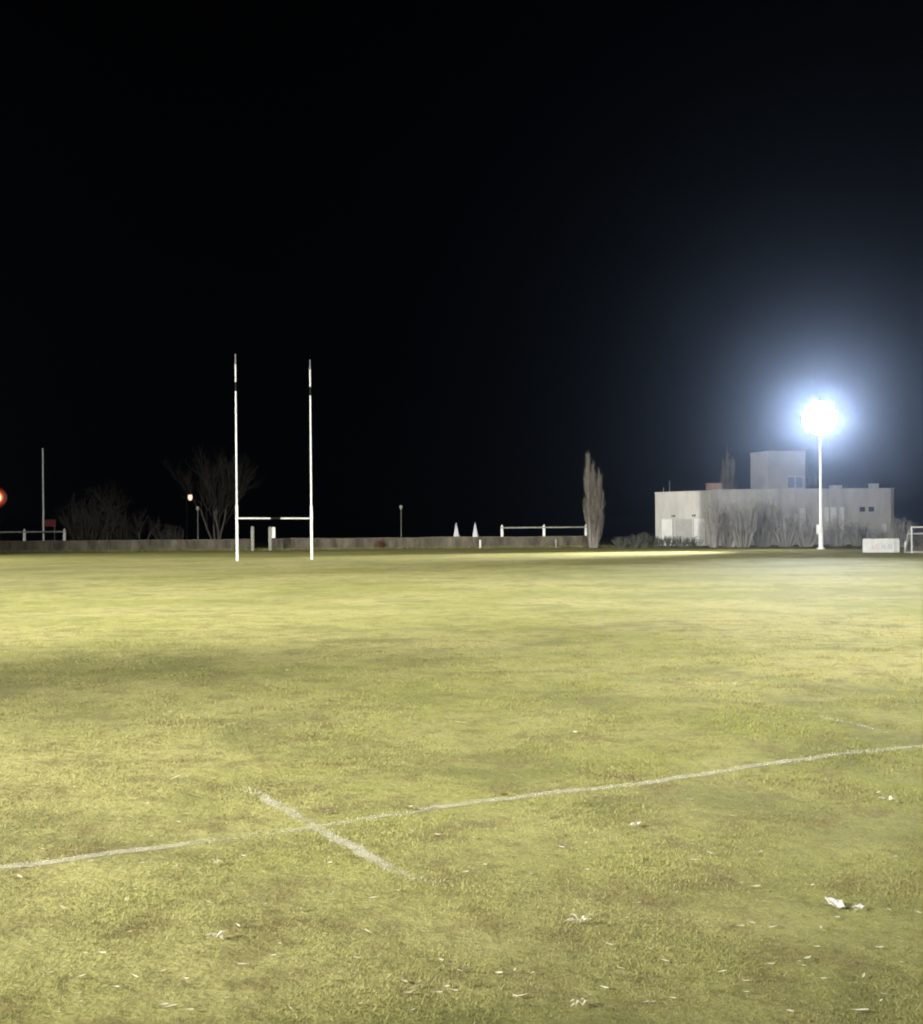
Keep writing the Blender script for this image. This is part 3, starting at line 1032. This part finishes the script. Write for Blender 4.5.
for j in range(7):
    x = -bw / 2 + bw * (0.26 + 0.088 * j)
    tgt = red if j in (1, 2) else ink
    z = bh * 0.46
    tgt.box((x, -0.0335, z), (0.03, 0.006, bh * 0.40))
    if j != 3:
        tgt.box((x + 0.07, -0.0335, z + bh * (0.17 if j % 2 else -0.17)), (0.10, 0.006, 0.035))
    if j % 3 == 0:
        tgt.box((x + 0.07, -0.0335, z), (0.08, 0.006, 0.035))
    if j % 2:
        tgt.box((x + 0.13, -0.0335, z), (0.03, 0.006, bh * 0.40))
ink.build('lettering', M['ink'], t)
red.build('lettering', M['inkred'], t)

# ------------------------------------------------------------------ small goal at the right edge
gx0, gy0 = ground_at(911.8, 553.0)
t = thing('football_goal', 'small white football goal with grey net at the pitch side', 'goal', (gx0, gy0, gzf(gx0, gy0)), -0.05)
zh = 25.8 / F * gy0
W = 4.9
fr = MB()
for s in (0, W):
    fr.tube((s, 0, -0.1), (s, 0, zh), 0.06, 0.06, 12)
fr.tube((-0.06, 0, zh), (W + 0.06, 0, zh), 0.062, 0.062, 12)
fr.build('front_frame', M['white'], t)
bf = MB()
zr = zh - 0.50
for s in (0, W):
    bf.tube((s, 0.06, zh), (s, 0.8, zr), 0.03, 0.03, 8)
    bf.tube((s, 0.8, zr), (s, 1.5, 0.04), 0.03, 0.03, 8)
    bf.tube((s, 0.06, 0.04), (s, 1.5, 0.04), 0.04, 0.04, 8)
bf.tube((0, 0.8, zr), (W, 0.8, zr), 0.055, 0.055, 8)
bf.tube((0, 1.5, 0.04), (W, 1.5, 0.04), 0.05, 0.05, 8)
bf.build('rear_frame', M['white'], t)
nt_ = MB()
for i in range(int(W / 0.14) + 1):
    a = i * 0.14
    nt_.tube((a, 0.05, zh - 0.03), (a, 0.78, zr), 0.006, 0.006, 3, False)
    nt_.tube((a, 0.78, zr), (a, 1.48, 0.05), 0.006, 0.006, 3, False)
for i in range(13):
    u = i / 12
    z = zr * (1 - u) + 0.05 * u
    y = 0.78 + 0.70 * u
    nt_.tube((0, y, z), (W, y, z), 0.006, 0.006, 3, False)
nt_.build('net', M['net'], t)
o = MB().tube((0, 0, -0.1), (0, 0, 0.75), 0.07, 0.065, 10).tube((0, 0, 0.75), (0, 0, 0.8), 0.065, 0.03, 10).build('marker_post', M['panelw'])
o.location = (X(905.2, 96), 96, 0)
tag(o, 'short pale post between the white board and small goal', 'post')


# ------------------------------------------------------------------ leaves and scraps on the near turf
def leaf_mesh(name, L, W, curl, twist, mat, seed):
    rnd = random.Random(seed)
    n = 7
    vs, fs = [], []
    for i in range(n):
        t = i / (n - 1)
        w = W / 2 * (math.sin(math.pi * (0.04 + 0.92 * t)) ** 0.8) * rnd.uniform(0.85, 1.1)
        x = L * (t - 0.5)
        z = curl * L * (2 * t - 1) ** 2
        a = twist * (t - 0.5)
        for s in (-1, 0, 1):
            y = s * w * math.cos(a)
            zz = z + s * w * math.sin(a) + (abs(s) * w * 0.5)
            vs.append((x, y + 0.1 * L * math.sin(t * 2.5) * 0.4, zz))
    for i in range(n - 1):
        for s in range(2):
            k = i * 3 + s
            fs.append((k, k + 3, k + 4, k + 1))
    k = len(vs)
    th = [(x, y, z - 0.0012) for x, y, z in vs]
    fs += [tuple(reversed([i + k for i in f])) for f in fs]
    me = bpy.data.meshes.new(name)
    me.from_pydata(vs + th, [], fs)
    me.materials.append(mat)
    return me


LM = [leaf_mesh('dry_leaf', L, W, c, tw, M['leafpale'], i) for i, (L, W, c, tw) in enumerate(
    ((0.050, 0.013, 0.10, 0.6), (0.064, 0.010, 0.07, 1.0), (0.044, 0.014, 0.14, 0.3), (0.070, 0.009, 0.09, -0.8), (0.036, 0.013, 0.10, 0.5)))]
LB = leaf_mesh('dry_leaf', 0.05, 0.03, 0.15, 0.5, M['leafbrown'], 9)
PALE = [(878, 795), (895, 805), (732, 817), (695, 863), (895, 860), (839, 876), (754, 890), (740, 930), (902, 941), (609, 949),
        (621, 973), (721, 976), (746, 996), (887, 998), (817, 950), (807, 962), (860, 1014), (532, 978), (520, 1001), (821, 931),
        (146, 805), (178, 824), (211, 825), (176, 780), (198, 791), (243, 860), (139, 867), (125, 904), (64, 912), (129, 936),
        (102, 957), (77, 981), (185, 983), (243, 969), (57, 1016), (190, 1014), (134, 980), (163, 1009), (358, 963), (441, 965),
        (403, 986), (405, 998), (359, 1009), (416, 992), (499, 978), (515, 1001), (465, 877), (397, 896), (332, 899), (329, 868),
        (473, 841), (478, 817), (410, 809), (440, 838), (575, 735), (178, 685), (461, 725), (287, 672), (20, 880), (300, 915), (690, 800), (560, 850)]


def place_flat(o, px, py, lift=0.016, size=1.0):
    x, y = ground_at(px, py)
    o.location = (x, y, gzf(x, y) + lift)
    o.rotation_euler = (random.uniform(-0.25, 0.25), random.uniform(-0.2, 0.2), random.gauss(0.0, 0.6))
    o.scale = (size, size, size)
    COL.objects.link(o)


for i, (px, py) in enumerate(PALE):
    o = bpy.data.objects.new('dry_leaf', LM[i % 5])
    place_flat(o, px, py, 0.014, random.uniform(0.5, 0.9) * (1.0 if py > 780 else 1.6))
    tag(o, 'small pale dry leaf lying on the near turf', 'leaf', 'pale dry leaves on the turf')
for k in range(75):
    o = bpy.data.objects.new('dry_leaf', LM[k % 5])
    place_flat(o, random.uniform(5, 918), 830 + 185 * random.random() ** 0.8, 0.012, random.uniform(0.38, 0.75))
    tag(o, 'small pale dry leaf lying on the near turf', 'leaf', 'pale dry leaves on the turf')
for px, py in ((326, 815), (505, 796), (409, 811)):
    o = bpy.data.objects.new('dry_leaf', LB)
    place_flat(o, px, py, 0.014, 1.0)
    tag(o, 'dark brown dry leaf lying by a painted line', 'leaf', 'brown dry leaves by the lines')


def crumple(name, L, W, seed, mat, px, py, label):
    rnd = random.Random(seed)
    n, m = 9, 6
    vs, fs = [], []
    for i in range(n):
        for j in range(m):
            vs.append((L * (i / (n - 1) - 0.5) + rnd.gauss(0, L * 0.03), W * (j / (m - 1) - 0.5) + rnd.gauss(0, W * 0.05), 0.004 * math.sin(i * 1.1 + j * 0.8) + rnd.gauss(0, 0.0016) + 0.010 * abs(i / (n - 1) - 0.5)))
    for i in range(n - 1):
        for j in range(m - 1):
            k = i * m + j
            fs.append((k, k + m, k + m + 1, k + 1))
    me = bpy.data.meshes.new(name)
    me.from_pydata(vs, [], fs)
    me.materials.append(mat)
    o = bpy.data.objects.new(name, me)
    place_flat(o, px, py, 0.022)
    md = o.modifiers.new('thick', 'SOLIDIFY')
    md.thickness = 0.0015
    return tag(o, label, 'scrap')


crumple('paper_scrap', 0.070, 0.060, 1, M['paper'], 835, 908, 'crumpled white scrap, largest of the litter on the turf')
crumple('paper_scrap', 0.068, 0.022, 2, M['paper'], 859, 912, 'narrow white strip lying next to the largest scrap')
crumple('paper_scrap', 0.060, 0.034, 3, M['paper'], 636, 827, 'small flat white scrap below the long line')


def leaf_clump(px, py, n, spread, seed, label):
    """a dead sprig: several dry leaves on one stalk"""
    rnd = random.Random(seed)
    mb = MB()
    for k in range(n):
        a = rnd.uniform(-0.9, 0.9) + (math.pi if k % 2 else 0)
        L = spread * rnd.uniform(0.45, 1.0)
        p0 = Vector((rnd.gauss(0, 0.008), rnd.gauss(0, 0.008), 0))
        p1 = p0 + Vector((math.cos(a) * L, math.sin(a) * L, rnd.uniform(0.0, 0.016)))
        sd = Vector((-math.sin(a), math.cos(a), 0)) * rnd.uniform(0.003, 0.006)
        m = p0.lerp(p1, 0.5) + Vector((0, 0, 0.010))
        vs = [p0, m - sd, p1, m + sd]
        mb.add(vs, [(0, 1, 2, 3)])
        mb.add([v - Vector((0, 0, 0.0012)) for v in vs], [(3, 2, 1, 0)])
    o = mb.build('dead_sprig', M['leafpale'])
    x, y = ground_at(px, py)
    o.location = (x, y, gzf(x, y) + 0.016)
    tag(o, label, 'sprig')


leaf_clump(216, 943, 9, 0.055, 1, 'pale dead sprig with splayed leaves below the corner mark')
leaf_clump(888, 803, 8, 0.06, 2, 'pale dead sprig just below the long line')
leaf_clump(580, 927, 10, 0.06, 3, 'pale dead sprig on darker turf between the scraps and the sprigs')
leaf_clump(578, 1010, 8, 0.045, 4, 'faint dead sprig nearest the bottom edge')
leaf_clump(216, 867, 6, 0.03, 5, 'tiny dead sprig below the long line')

# ------------------------------------------------------------------ haze
hz = MB().box((0, 600, 12.5), (2440, 1840, 27.0)).build('haze', None)
hz.data.materials.clear()
hm = bpy.data.materials.new('night_haze')
hm.use_nodes = True
nt = hm.node_tree
nt.nodes.remove(nt.nodes['Principled BSDF'])
pv = nt.nodes.new('ShaderNodeVolumePrincipled')
pv.inputs['Color'].default_value = (0.53, 0.67, 0.98, 1)
pv.inputs['Density'].default_value = 0.00011
pv.inputs['Anisotropy'].default_value = 0.93
nt.links.new(pv.outputs['Volume'], nt.nodes['Material Output'].inputs['Volume'])
hz.data.materials.append(hm)
hz['kind'] = 'stuff'
hz['label'] = 'thin night haze glowing round the floodlight'
hz.display_type = 'WIRE'

# ------------------------------------------------------------------ night sky and moon
w = bpy.data.worlds.new('World')
sc.world = w
w.use_nodes = True
nt = w.node_tree
sky = nt.nodes.new('ShaderNodeTexSky')
sky.sky_type = 'NISHITA'
sky.sun_disc = False
sky.sun_elevation = R(35)
sky.sun_rotation = R(60)
bg = nt.nodes['Background']
nt.links.new(sky.outputs['Color'], bg.inputs['Color'])
bg.inputs['Strength'].default_value = 0.00005
sl = bpy.data.lights.new('moon', 'SUN')
sl.energy = 0.004
sl.angle = R(0.5)
sl.color = (0.85, 0.92, 1.0)
so = bpy.data.objects.new('moon', sl)
COL.objects.link(so)
dirv = Vector((math.sin(R(60)) * math.cos(R(35)), math.cos(R(60)) * math.cos(R(35)), math.sin(R(35))))
so.rotation_euler = (-dirv).to_track_quat('-Z', 'Y').to_euler()

# ------------------------------------------------------------------ camera and render settings
cam = bpy.data.cameras.new('camera')
co = bpy.data.objects.new('camera', cam)
COL.objects.link(co)
cam.sensor_fit = 'VERTICAL'
cam.sensor_height = 36.0
cam.lens = 36.0 * F / 1024.0
cam.shift_y = (HY - 512.0) / 1024.0
cam.clip_start = 0.05
cam.clip_end = 5000
co.location = (0, 0, H)
co.rotation_euler = (R(90), ROLL, 0)
sc.camera = co
sc.render.resolution_x, sc.render.resolution_y = 923, 1024
sc.render.engine = 'CYCLES'
sc.cycles.use_denoising = True
sc.cycles.denoiser = 'OPENIMAGEDENOISE'
sc.cycles.max_bounces = 4
sc.cycles.volume_bounces = 0
sc.cycles.transparent_max_bounces = 8
sc.cycles.sample_clamp_indirect = 4.0
sc.cycles.filter_width = 2.0
sc.view_settings.view_transform = 'Standard'
sc.view_settings.look = 'None'
sc.view_settings.exposure = 0.0
sc.view_settings.gamma = 1.0
